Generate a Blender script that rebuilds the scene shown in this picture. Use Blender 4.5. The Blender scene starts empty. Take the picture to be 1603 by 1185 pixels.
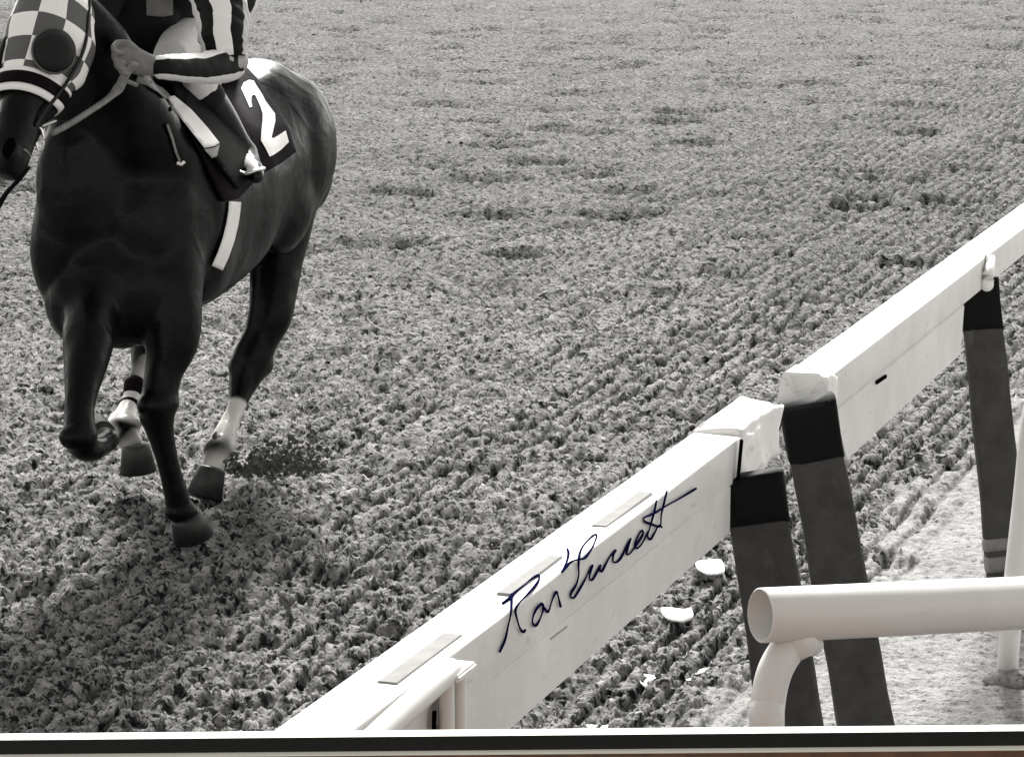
import bpy, bmesh, math, random
import numpy as np
from mathutils import Vector, Matrix
from mathutils.bvhtree import BVHTree
import mathutils.noise as mn
from mathutils.geometry import tessellate_polygon
random.seed(4); rng = np.random.default_rng(4)
SC = bpy.context.scene
COL = SC.collection
# ------------------------------------------------------------------ camera
FP, CH, PW, PH = 4500.0, 2.4, 1603.0, 1185.0
PITCH = math.atan(852 / 4500)
cam_d = bpy.data.cameras.new('camera'); cam = bpy.data.objects.new('camera', cam_d); COL.objects.link(cam)
cam_d.sensor_width = 36; cam_d.lens = 36 * FP / PW; cam_d.clip_start = 0.1; cam_d.clip_end = 3000
cam.location = (0, 0, CH); cam.rotation_euler = (math.pi / 2 - PITCH, 0, 0)
SC.camera = cam
# ------------------------------------------------------------------ world, sun, exposure
SUN_EL, SUN_AZ = math.radians(41), math.radians(1)     # azimuth from +Y towards +X: behind the horse
w = bpy.data.worlds.new('World'); SC.world = w; w.use_nodes = True
nt = w.node_tree; nt.nodes.clear()
sky = nt.nodes.new('ShaderNodeTexSky'); sky.sky_type = 'NISHITA'; sky.sun_disc = False
sky.sun_elevation = SUN_EL; sky.sun_rotation = SUN_AZ
bw = nt.nodes.new('ShaderNodeRGBToBW'); bg = nt.nodes.new('ShaderNodeBackground'); ow = nt.nodes.new('ShaderNodeOutputWorld')
tintw = nt.nodes.new('ShaderNodeMixRGB'); tintw.blend_type = 'MULTIPLY'; tintw.inputs[0].default_value = 1
tintw.inputs[2].default_value = (1.0, 0.985, 0.955, 1)
nt.links.new(sky.outputs[0], bw.inputs[0]); nt.links.new(bw.outputs[0], tintw.inputs[1])
nt.links.new(tintw.outputs[0], bg.inputs[0]); nt.links.new(bg.outputs[0], ow.inputs[0])
bg.inputs[1].default_value = 0.125
sd = bpy.data.lights.new('sun', 'SUN'); sun = bpy.data.objects.new('sun', sd); COL.objects.link(sun)
sd.energy = 3.2; sd.angle = math.radians(9.0); sd.color = (1.0, 0.985, 0.96)
to_sun = Vector((math.sin(SUN_AZ) * math.cos(SUN_EL), math.cos(SUN_AZ) * math.cos(SUN_EL), math.sin(SUN_EL)))
sun.rotation_euler = to_sun.to_track_quat('Z', 'Y').to_euler()
SC.view_settings.view_transform = 'Standard'; SC.view_settings.look = 'None'
SC.view_settings.gamma = 1; SC.view_settings.use_curve_mapping = False
SC.view_settings.exposure = 1.4

# ------------------------------------------------------------------ measuring helpers
ct, st = math.cos(PITCH), math.sin(PITCH)
def ray(px, py):
    a = (px - PW / 2) / FP; b = (PH / 2 - py) / FP
    return Vector((a, ct + b * st, -st + b * ct))
def U(px, py, d): return Vector((0, 0, CH)) + ray(px, py) * d
def onz(px, py, z):
    r = ray(px, py); return Vector((0, 0, CH)) + r * ((z - CH) / r.z)
def S(px, d): return px / FP * d

# ------------------------------------------------------------------ materials
def mat(name, col, rough=0.6, var=0.0, vscale=8.0, bump=0.0, bscale=60.0, spec=0.5, sheen=0.0, metal=0.0, coat=0.0):
    m = bpy.data.materials.new(name); m.use_nodes = True
    n = m.node_tree.nodes; l = m.node_tree.links; b = n['Principled BSDF']
    if isinstance(col, (int, float)): col = (col, col * 0.985, col * 0.96)
    b.inputs['Base Color'].default_value = (*col, 1); b.inputs['Roughness'].default_value = rough
    b.inputs['Specular IOR Level'].default_value = spec; b.inputs['Metallic'].default_value = metal
    b.inputs['Sheen Weight'].default_value = sheen; b.inputs['Coat Weight'].default_value = coat
    tc = n.new('ShaderNodeTexCoord')
    if var > 0:
        t = n.new('ShaderNodeTexNoise'); t.inputs['Scale'].default_value = vscale; t.inputs['Detail'].default_value = 6
        t.inputs['Roughness'].default_value = 0.65
        l.new(tc.outputs['Object'], t.inputs['Vector'])
        r = n.new('ShaderNodeValToRGB'); r.color_ramp.elements[0].position = 0.3; r.color_ramp.elements[1].position = 0.7
        r.color_ramp.elements[0].color = (*[c * (1 - var) for c in col], 1)
        r.color_ramp.elements[1].color = (*[min(c * (1 + var), 0.95) for c in col], 1)
        l.new(t.outputs['Fac'], r.inputs[0]); l.new(r.outputs[0], b.inputs['Base Color'])
    if bump > 0:
        t2 = n.new('ShaderNodeTexNoise'); t2.inputs['Scale'].default_value = bscale; t2.inputs['Detail'].default_value = 5
        l.new(tc.outputs['Object'], t2.inputs['Vector'])
        bp = n.new('ShaderNodeBump'); bp.inputs['Strength'].default_value = bump; bp.inputs['Distance'].default_value = 0.01
        l.new(t2.outputs['Fac'], bp.inputs['Height']); l.new(bp.outputs[0], b.inputs['Normal'])
    return m

M_white = mat('white_paint', 0.67, 0.5, 0.10, 5, 0.10, 40)
M_wrap = mat('white_wrap', 0.80, 0.6, 0.08, 9, 0.3, 25)
M_slot = mat('slot_grey', 0.30, 0.9, 0.12, 20, 0.1, spec=.1)
M_pipe = mat('pipe_white', 0.70, 0.38, 0.05, 4, 0.05, 30)
M_pipein = mat('pipe_inside', 0.62, 0.6, 0.05, 4)
M_cap = mat('post_cap_black', 0.003, 0.7, 0.3, 10, 0.2, 40, spec=.15)
M_sleeve = mat('post_sleeve_grey', 0.055, 0.85, 0.25, 14, 0.4, 90, spec=.15)
M_band = mat('post_band', 0.18, 0.7, 0.2, 30, 0.2)
M_band2 = mat('post_band_dark', 0.07, 0.7, 0.2, 30, 0.2)
M_dark = mat('dark_gap', 0.002, 0.9, spec=0.0)
M_ink = mat('ink_navy', (0.004, 0.005, 0.035), 1.0, spec=0.0)
M_blackboard = mat('board_black', 0.006, 0.7, 0.3, 60, spec=0.3)
M_cream = mat('board_cream', (0.86, 0.83, 0.72), 0.7)
M_brown = mat('board_brown', (0.11, 0.045, 0.018), 0.55, 0.45, 30, 0.1)
M_paper = mat('paper_white', 0.78, 0.7, 0.1, 20, 0.1)
M_hoof = mat('hoof', 0.013, 0.5, 0.5, 30, 0.2)
M_black = mat('black_leather', 0.003, 0.25, 0.2, 20, 0.15, 50, spec=0.25)
M_flap = mat('saddle_felt', 0.003, 0.8, 0.2, 20, 0.15, 50, spec=0.12)
M_cloth = mat('cloth_black', (0.006, 0.004, 0.005), 0.8, 0.2, 12, 0.2, 60, spec=.06)
M_num = mat('number_white', 0.80, 0.6, 0.03, 10)
M_rein = mat('rein_grey', 0.18, 0.6, 0.3, 40, 0.3, 60)
M_metal = mat('stirrup_metal', 0.75, 0.25, metal=0.9)
M_breech = mat('breeches_white', 0.66, 0.7, 0.10, 12, 0.9, 14)
M_jack = mat('jacket_dark', (0.008, 0.0078, 0.008), 0.7, 0.3, 14, 0.5, 22, spec=.15)
M_jacklight = mat('jacket_light', 0.14, 0.65, 0.15, 20, 0.4, 25)
M_glove = mat('glove_grey', 0.15, 0.6, 0.3, 30, 0.3, 50)
M_skin = mat('skin', 0.34, 0.55, 0.1, 20)
M_mane = mat('mane_hair', 0.006, 0.5, 0.4, 30, 0.6, 80)
M_eyecup = mat('eyecup_black', 0.008, 0.6, 0.3, 20, 0.1, spec=.2)
M_clod = mat('clod_dirt', 0.085, 0.95, 0.5, 30, 0.5, 60, spec=0.1)

def scuff(m, amount, scale=(3, 3, 9), dark=.35):
    n = m.node_tree.nodes; l = m.node_tree.links; b = n['Principled BSDF']; tc = n['Texture Coordinate']
    src = b.inputs['Base Color'].links[0].from_socket
    mp = n.new('ShaderNodeMapping'); mp.inputs['Scale'].default_value = scale; l.new(tc.outputs['Object'], mp.inputs[0])
    last = src
    for sc, p in ((3.5, .66), (17, .70)):
        t = n.new('ShaderNodeTexNoise'); t.inputs['Scale'].default_value = sc; t.inputs['Detail'].default_value = 10; t.inputs['Roughness'].default_value = .75
        l.new(mp.outputs[0], t.inputs['Vector']); r = n.new('ShaderNodeMapRange'); r.inputs[1].default_value = p - .08; r.inputs[2].default_value = p + .03
        r.inputs[4].default_value = amount; l.new(t.outputs['Fac'], r.inputs[0])
        mx = n.new('ShaderNodeMixRGB'); l.new(r.outputs[0], mx.inputs[0]); l.new(last, mx.inputs[1]); mx.inputs[2].default_value = (dark, dark * .98, dark * .94, 1); last = mx.outputs[0]
    l.new(last, b.inputs['Base Color'])
scuff(M_white, .55); scuff(M_wrap, .8); scuff(M_pipe, .35); scuff(M_paper, .9, (9, 9, 9)); scuff(M_sleeve, .5, (2, 2, 1), .12); scuff(M_cap, .4, (2, 2, 2), .03)
# coat: very dark glossy hair; white socks from the 'sock' attribute
def coat_mat():
    m = mat('horse_coat', 0.008, 0.34, 0.0, spec=0.13, coat=0.0)
    n = m.node_tree.nodes; l = m.node_tree.links; b = n['Principled BSDF']
    tc = n['Texture Coordinate']
    at = n.new('ShaderNodeAttribute'); at.attribute_name = 'sock'
    t = n.new('ShaderNodeTexNoise'); t.inputs['Scale'].default_value = 7; t.inputs['Detail'].default_value = 5
    l.new(tc.outputs['Object'], t.inputs['Vector'])
    r = n.new('ShaderNodeValToRGB'); r.color_ramp.elements[0].position = .35; r.color_ramp.elements[1].position = .7
    r.color_ramp.elements[0].color = (.0012, .0012, .0012, 1); r.color_ramp.elements[1].color = (.005, .0046, .0044, 1)
    l.new(t.outputs['Fac'], r.inputs[0])
    mx = n.new('ShaderNodeMixRGB'); l.new(at.outputs['Fac'], mx.inputs[0]); l.new(r.outputs[0], mx.inputs[1])
    mx.inputs[2].default_value = (.62, .61, .58, 1); l.new(mx.outputs[0], b.inputs['Base Color'])
    t2 = n.new('ShaderNodeTexNoise'); t2.inputs['Scale'].default_value = 13; t2.inputs['Detail'].default_value = 7
    l.new(tc.outputs['Object'], t2.inputs['Vector'])
    bp = n.new('ShaderNodeBump'); bp.inputs['Strength'].default_value = 0.35; bp.inputs['Distance'].default_value = 0.02
    l.new(t2.outputs['Fac'], bp.inputs['Height']); l.new(bp.outputs[0], b.inputs['Normal'])
    return m
M_coat = coat_mat()

def ramp_mat(name, bands, rough=0.6, bump=0.4, noise=0.02, axis='X'):
    """bands along a UV axis: list of (start, colour), hard edges"""
    m = mat(name, 0.5, rough, 0, bump=bump, bscale=24, spec=.12)
    n = m.node_tree.nodes; l = m.node_tree.links; b = n['Principled BSDF']
    uv = n.new('ShaderNodeUVMap'); sp = n.new('ShaderNodeSeparateXYZ'); l.new(uv.outputs[0], sp.inputs[0])
    t = n.new('ShaderNodeTexNoise'); t.inputs['Scale'].default_value = 18; t.inputs['Detail'].default_value = 3
    l.new(n['Texture Coordinate'].outputs['Object'], t.inputs['Vector'])
    ad = n.new('ShaderNodeMath'); ad.operation = 'MULTIPLY_ADD'; l.new(t.outputs['Fac'], ad.inputs[0])
    ad.inputs[1].default_value = noise * 2; l.new(sp.outputs[axis], ad.inputs[2])
    sb = n.new('ShaderNodeMath'); sb.operation = 'SUBTRACT'; l.new(ad.outputs[0], sb.inputs[0]); sb.inputs[1].default_value = noise
    r = n.new('ShaderNodeValToRGB'); r.color_ramp.interpolation = 'CONSTANT'; l.new(sb.outputs[0], r.inputs[0])
    e = r.color_ramp.elements
    e[0].position = bands[0][0]; e[0].color = (*[bands[0][1]] * 3, 1)
    e[1].position = bands[1][0]; e[1].color = (*[bands[1][1]] * 3, 1)
    for p, c in bands[2:]:
        k = e.new(p); k.color = (c, c * .99, c * .97, 1)
    l.new(r.outputs[0], b.inputs['Base Color'])
    return m

# ------------------------------------------------------------------ object helpers
def empty(name, loc, label, cat, group=None):
    o = bpy.data.objects.new(name, None); COL.objects.link(o); o.location = loc; o.empty_display_size = .1
    o['label'] = label; o['category'] = cat
    if group: o['group'] = group
    return o
def tag(o, label, cat, group=None, kind=None):
    if label: o['label'] = label
    if cat: o['category'] = cat
    if group: o['group'] = group
    if kind: o['kind'] = kind
    return o
def link(name, me, material, parent=None, smooth=True):
    o = bpy.data.objects.new(name, me); COL.objects.link(o)
    if material is not None and len(me.materials) == 0: me.materials.append(material)
    if smooth: me.polygons.foreach_set('use_smooth', [True] * len(me.polygons))
    if parent:
        root = parent; off = Vector(parent.location)
        while root.parent: root = root.parent; off = off + Vector(root.location)
        o.parent = parent; o.location = -off
    return o
def mk(name, verts, faces, material, parent=None, smooth=True):
    me = bpy.data.meshes.new(name); me.from_pydata([tuple(v) for v in verts], [], faces); me.update()
    return link(name, me, material, parent, smooth)
def from_bm(name, bm, material, parent=None, smooth=False):
    me = bpy.data.meshes.new(name); bmesh.ops.recalc_face_normals(bm, faces=bm.faces); bm.to_mesh(me); bm.free()
    return link(name, me, material, parent, smooth)

def catmull(pts, n):
    """pts: list of tuples of floats; returns n samples per span, smooth"""
    P = [np.array(p, float) for p in pts]; out = []
    for i in range(len(P) - 1):
        p0 = P[i - 1] if i > 0 else 2 * P[0] - P[1]; p1 = P[i]; p2 = P[i + 1]
        p3 = P[i + 2] if i + 2 < len(P) else 2 * P[-1] - P[-2]
        for k in range(n):
            t = k / n
            out.append(.5 * ((2 * p1) + (-p0 + p2) * t + (2 * p0 - 5 * p1 + 4 * p2 - p3) * t * t + (-p0 + 3 * p1 - 3 * p2 + p3) * t ** 3))
    out.append(P[-1]); return out

def rings_mesh(rings, closed_ends=True):
    """rings: list of lists of Vectors"""
    n = len(rings[0]); V = [v for r in rings for v in r]; F = []
    for i in range(len(rings) - 1):
        for j in range(n):
            a = i * n + j; b = i * n + (j + 1) % n; F.append((a, b, b + n, a + n))
    if closed_ends:
        F.append(tuple(reversed(range(n)))); F.append(tuple(range((len(rings) - 1) * n, len(rings) * n)))
    return V, F

def limb(pts, n=6, seg=20, flat=1.0, ref=None, cap=True):
    """pts: (Vector, radius[, radius2]) -> closed tapering tube; flat = ratio of 2nd radius"""
    P = []
    for p in pts:
        r2 = p[2] if len(p) > 2 else p[1] * flat
        P.append((p[0][0], p[0][1], p[0][2], p[1], r2))
    Q = catmull(P, n)
    if cap:   # rounded ends
        a = Q[0]; d = a[:3] - Q[1][:3]; d = d / (np.linalg.norm(d) + 1e-9)
        pre = [np.array([*(a[:3] + d * a[3] * math.sin(t)), a[3] * math.cos(t), a[4] * math.cos(t)]) for t in (1.35, .9, .45)]
        z = Q[-1]; d = z[:3] - Q[-2][:3]; d = d / (np.linalg.norm(d) + 1e-9)
        post = [np.array([*(z[:3] + d * z[3] * math.sin(t)), z[3] * math.cos(t), z[4] * math.cos(t)]) for t in (.45, .9, 1.35)]
        Q = pre + Q + post
    ref = Vector(ref) if ref is not None else Vector((0, 0, 1)); rings = []
    for i, q in enumerate(Q):
        c = Vector(q[:3]); t = (Vector(Q[min(i + 1, len(Q) - 1)][:3]) - Vector(Q[max(i - 1, 0)][:3]))
        if t.length < 1e-7: t = Vector((0, 0, 1))
        t.normalize(); u = ref.cross(t)
        if u.length < 1e-3: u = Vector((1, 0, 0)).cross(t)
        u.normalize(); v = t.cross(u)
        rings.append([c + u * max(q[3], 1e-4) * math.cos(2 * math.pi * k / seg) + v * max(q[4], 1e-4) * math.sin(2 * math.pi * k / seg) for k in range(seg)])
    return rings_mesh(rings)

def ellipsoid(c, a, b, d, nu=20, nv=12):
    """c centre; a,b,d semi-axis vectors"""
    rings = []
    for i in range(nv + 1):
        t = -math.pi / 2 * .985 + math.pi * .985 * i / nv
        rings.append([c + d * math.sin(t) + (a * math.cos(2 * math.pi * k / nu) + b * math.sin(2 * math.pi * k / nu)) * math.cos(t) for k in range(nu)])
    return rings_mesh(rings)

def fuse(name, pieces, voxel, smooth, material, parent=None, factor=.5):
    V, F = [], []
    for v, f in pieces:
        o = len(V); V += [tuple(x) for x in v]; F += [tuple(i + o for i in q) for q in f]
    me = bpy.data.meshes.new('tmp'); me.from_pydata(V, [], F); me.update()
    bm = bmesh.new(); bm.from_mesh(me); bmesh.ops.recalc_face_normals(bm, faces=bm.faces); bm.to_mesh(me); bm.free()
    o = bpy.data.objects.new('tmp', me); COL.objects.link(o)
    r = o.modifiers.new('r', 'REMESH'); r.mode = 'VOXEL'; r.voxel_size = voxel
    s = o.modifiers.new('s', 'SMOOTH'); s.iterations = smooth; s.factor = factor
    dg = bpy.context.evaluated_depsgraph_get(); ev = o.evaluated_get(dg)
    m2 = bpy.data.meshes.new_from_object(ev); m2.name = name
    bpy.data.objects.remove(o); bpy.data.meshes.remove(me)
    return link(name, m2, material, parent)

def world_bvh(o):
    off = Vector(o.location); p = o.parent
    while p: off = off + Vector(p.location); p = p.parent
    vs = [v.co + off for v in o.data.vertices]
    return BVHTree.FromPolygons(vs, [tuple(p.vertices) for p in o.data.polygons])

def drape(name, poly, bvhs, material, parent, off=.008, thick=.006, cuts=4, smooth=True, maxd=15):
    """a cloth or strap shaped by an outline, laid on the body under it, with its own thickness"""
    bm = bmesh.new(); vs = [bm.verts.new((p[0], p[1], 0)) for p in poly]
    for tri in tessellate_polygon([[Vector((p[0], p[1], 0)) for p in poly]]): bm.faces.new([vs[i] for i in tri])
    for k in range(cuts):
        es = [e for e in bm.edges if e.calc_length() > 9]
        if not es: break
        bmesh.ops.subdivide_edges(bm, edges=es, cuts=1, use_grid_fill=False)
        bmesh.ops.triangulate(bm, faces=[f for f in bm.faces if len(f.verts) > 3])
    org = Vector((0, 0, CH)); hits = []; last = None
    for v in bm.verts:
        r = ray(v.co.x, v.co.y).normalized(); best = None
        for b in bvhs:
            h = b.ray_cast(org, r, maxd)
            if h[0] is not None and (best is None or h[3] < best[3]): best = h
        hits.append((r, best))
    ds = sorted([h[1][3] for h in hits if h[1]]); med = ds[len(ds) // 2] if ds else 10
    for v, (r, h) in zip(bm.verts, hits):
        if h and abs(h[3] - med) < .6: v.co = h[0] - r * off
        else: v.co = org + r * (med - off)
    bmesh.ops.smooth_vert(bm, verts=[v for v in bm.verts if not v.is_boundary], factor=.5, use_axis_x=True, use_axis_y=True, use_axis_z=True)
    bmesh.ops.recalc_face_normals(bm, faces=bm.faces)
    top = list(bm.faces)
    if sum((f.normal.dot(Vector((0, -1, .2))) for f in top)) < 0: bmesh.ops.reverse_faces(bm, faces=top)
    r = bmesh.ops.extrude_face_region(bm, geom=list(bm.faces))
    for g in r['geom']:
        if isinstance(g, bmesh.types.BMVert): g.co -= (g.co - org).normalized() * thick
    bmesh.ops.recalc_face_normals(bm, faces=bm.faces)
    me = bpy.data.meshes.new(name); bm.to_mesh(me); bm.free()
    return link(name, me, material, parent, smooth)

def box_bm(bm, c, ax, ay, az):
    c = Vector(c); vs = []
    for sx, sy, sz in ((-1, -1, -1), (1, -1, -1), (1, 1, -1), (-1, 1, -1), (-1, -1, 1), (1, -1, 1), (1, 1, 1), (-1, 1, 1)):
        vs.append(bm.verts.new(c + ax * sx + ay * sy + az * sz))
    for f in ((0, 3, 2, 1), (4, 5, 6, 7), (0, 1, 5, 4), (1, 2, 6, 5), (2, 3, 7, 6), (3, 0, 4, 7)):
        bm.faces.new([vs[i] for i in f])
    return vs
def bevel_all(bm, w, seg=2):
    bmesh.ops.bevel(bm, geom=list(bm.edges), offset=w, segments=seg, affect='EDGES', profile=.6)

# ------------------------------------------------------------------ ground
def hash2(ix, iy, s):
    h = (ix.astype(np.int64) * 374761393 + iy.astype(np.int64) * 668265263 + s * 1442695041) & 0x7fffffff
    h = ((h ^ (h >> 13)) * 1274126177) & 0x7fffffff
    h = (h ^ (h >> 16)) & 0xffff
    return h / 65535.0
def vnoise(x, y, s=0):
    ix = np.floor(x); iy = np.floor(y); fx = x - ix; fy = y - iy
    fx = fx * fx * fx * (fx * (fx * 6 - 15) + 10); fy = fy * fy * fy * (fy * (fy * 6 - 15) + 10)
    a = hash2(ix, iy, s); b = hash2(ix + 1, iy, s); c = hash2(ix, iy + 1, s); d = hash2(ix + 1, iy + 1, s)
    return (a * (1 - fx) + b * fx) * (1 - fy) + (c * (1 - fx) + d * fx) * fy
def fbm(x, y, o=4, s=0):
    t = 0; a = .5; n = 0
    for k in range(o): t = t + a * vnoise(x * 2 ** k + 17.3 * k, y * 2 ** k + 9.1 * k, s + k); n += a; a *= .55
    return t / n
def worley(x, y, s=0):
    ix = np.floor(x); iy = np.floor(y); f1 = np.full(x.shape, 9.); f2 = np.full(x.shape, 9.); hh = np.zeros(x.shape)
    for dx in (-1, 0, 1):
        for dy in (-1, 0, 1):
            cx = ix + dx; cy = iy + dy
            px = cx + hash2(cx, cy, s); py = cy + hash2(cx, cy, s + 7)
            d = np.hypot(px - x, py - y); hv = hash2(cx, cy, s + 13)
            m = d < f1; f2 = np.where(m, f1, np.minimum(f2, d)); hh = np.where(m, hv, hh); f1 = np.where(m, d, f1)
    return f1, f2, hh
AZ = math.radians(19.32); DR = Vector((math.sin(AZ), math.cos(AZ), 0)); NR = Vector((math.cos(AZ), -math.sin(AZ), 0))
E0 = Vector((0.55, 7.71, 0))    # a point on the edge between dirt and pale path
def path_mask(x, y):
    d = (x - E0.x) * NR.x + (y - E0.y) * NR.y
    return d + (fbm(x * 3, y * 3, 3, 50) - .5) * .35 + (fbm(x * 14, y * 14, 3, 55) - .5) * .10
def height(x, y):
    # along / across the harrow direction
    a = x * DR.x + y * DR.y; c = x * NR.x + y * NR.y
    wx = x + (fbm(x * 9, y * 9, 2, 3) - .5) * .06; wy = y + (fbm(x * 9, y * 9, 2, 5) - .5) * .06
    f1, f2, h1 = worley(wx / .062, wy / .062, 1)
    g1, g2, h2 = worley(wx / .030 + 5, wy / .030, 2)
    k1, k2, h3 = worley(wx / .27 + 9, wy / .27, 4)
    near = np.clip(1 - (np.abs((x - E0.x) * NR.x + (y - E0.y) * NR.y) - 1.8) / 2.6, 0, 1)
    wa = wx * DR.x + wy * DR.y; wc = wx * NR.x + wy * NR.y
    farz = np.clip((y - 12.5) / 6, 0, 1); fine = 1 - .25 * farz
    n1 = fbm(wa * 17, wc * 31, 3, 90); n2 = fbm(wa * 40 + 3, wc * 62, 2, 95); n3 = fbm(wx * 10, wy * 10, 3, 97)
    z = -fine * .016 * np.clip((.49 - n1) / .10, 0, 1) * (1 - .3 * near) - fine * .008 * np.clip((.47 - n2) / .12, 0, 1) + .012 * (n3 - .5) / .2
    z = z + fine * .006 * np.clip(1 - np.abs(n1 - .56) / .05, 0, 1)
    z = z - (h1 < .12) * np.clip((.5 - f1) * 5, 0, 1) * .020 * fine
    z = z + (fbm(x * 3, y * 3, 4, 21) - .5) * .022 + (fbm(x * .7, y * .7, 3, 25) - .5) * .07
    ca = c + .012 * fbm(a * 1.1, c * .6, 2, 41)
    groove = np.sin(ca * 2 * math.pi / .088)
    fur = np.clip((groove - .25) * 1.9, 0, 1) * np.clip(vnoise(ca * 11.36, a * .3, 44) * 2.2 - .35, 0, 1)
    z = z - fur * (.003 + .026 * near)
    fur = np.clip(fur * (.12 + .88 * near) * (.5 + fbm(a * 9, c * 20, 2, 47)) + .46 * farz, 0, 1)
    q1, q2, q3 = worley(wx / 1.5 + 3, wy / 1.1, 60)      # hoof prints
    z = z - (q3 > .4) * np.clip(1.2 - (q1 / (.06 + .08 * q3)) ** 2, 0, 1) * .05
    s1, s2, s3 = worley(wx / 1.25 + 7, wy / .95, 80)     # dents of the unharrowed middle of the track
    z = z - farz * (s3 > .3) * np.clip(1.3 - (s1 / (.13 + .16 * s3)) ** 2, 0, 1) * .10 * (.35 + fbm(x * 5, y * 5, 2, 83))
    pm = path_mask(x, y)
    k = np.clip(pm / .25, 0, 1)
    zp = (fbm(x * 4, y * 4, 3, 71) - .5) * .02 + (fbm(x * 28, y * 28, 4, 75) - .5) * .018 - np.clip((.25 - g1) * 7, 0, 1) * (h2 > .85) * .012
    return z * (1 - k) + zp * k, pm, fur * (1 - k)

def ground():
    pys = np.concatenate([np.linspace(1500, 1200, 50, endpoint=False), np.linspace(1200, -60, 840)])
    pxs = np.concatenate([np.linspace(-4200, -120, 150, endpoint=False), np.linspace(-120, 1720, 680), np.linspace(1730, 5600, 130)])
    ang = PITCH + np.arctan((pys - PH / 2) / FP)
    Y = CH / np.tan(ang)                                   # rows spread so that far rows are coarser
    X = (pxs - PW / 2) / FP
    yy = np.repeat(Y[:, None], len(pxs), 1); xx = X[None, :] * yy * 1.02
    zz, pm, fu = height(xx, yy); fu = fu.ravel().astype(np.float32)
    ny, nx = xx.shape
    co = np.stack([xx, yy, zz], -1).reshape(-1, 3).astype(np.float32)
    idx = np.arange(ny * nx).reshape(ny, nx)
    quads = np.stack([idx[:-1, :-1], idx[:-1, 1:], idx[1:, 1:], idx[1:, :-1]], -1).reshape(-1, 4)
    qm = (pm[:-1, :-1] + pm[1:, 1:]).reshape(-1) > 0
    for name, sel in (('dirt_track', ~qm), ('pale_path', qm)):
        q = quads[sel]; used, inv = np.unique(q.ravel(), return_inverse=True)
        me = bpy.data.meshes.new(name); me.vertices.add(len(used)); me.vertices.foreach_set('co', co[used].ravel())
        me.loops.add(len(inv)); me.loops.foreach_set('vertex_index', inv.astype(np.int32))
        me.polygons.add(len(q)); me.polygons.foreach_set('loop_start', np.arange(len(q), dtype=np.int32) * 4)
        me.polygons.foreach_set('use_smooth', np.ones(len(q), bool))
        me.update(calc_edges=True); me.validate()
        at_ = me.attributes.new('furrow_shade', 'FLOAT', 'POINT'); at_.data.foreach_set('value', fu[used])
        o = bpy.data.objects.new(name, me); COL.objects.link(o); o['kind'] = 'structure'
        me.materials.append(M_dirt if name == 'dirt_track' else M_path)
    o = mk('ground', [(-1500, -300, -.12), (1500, -300, -.12), (1500, 2500, -.12), (-1500, 2500, -.12)], [(0, 1, 2, 3)], dirt_mat('far_dirt', .17, .5, 44, .9, 1))
    o['kind'] = 'structure'

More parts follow.
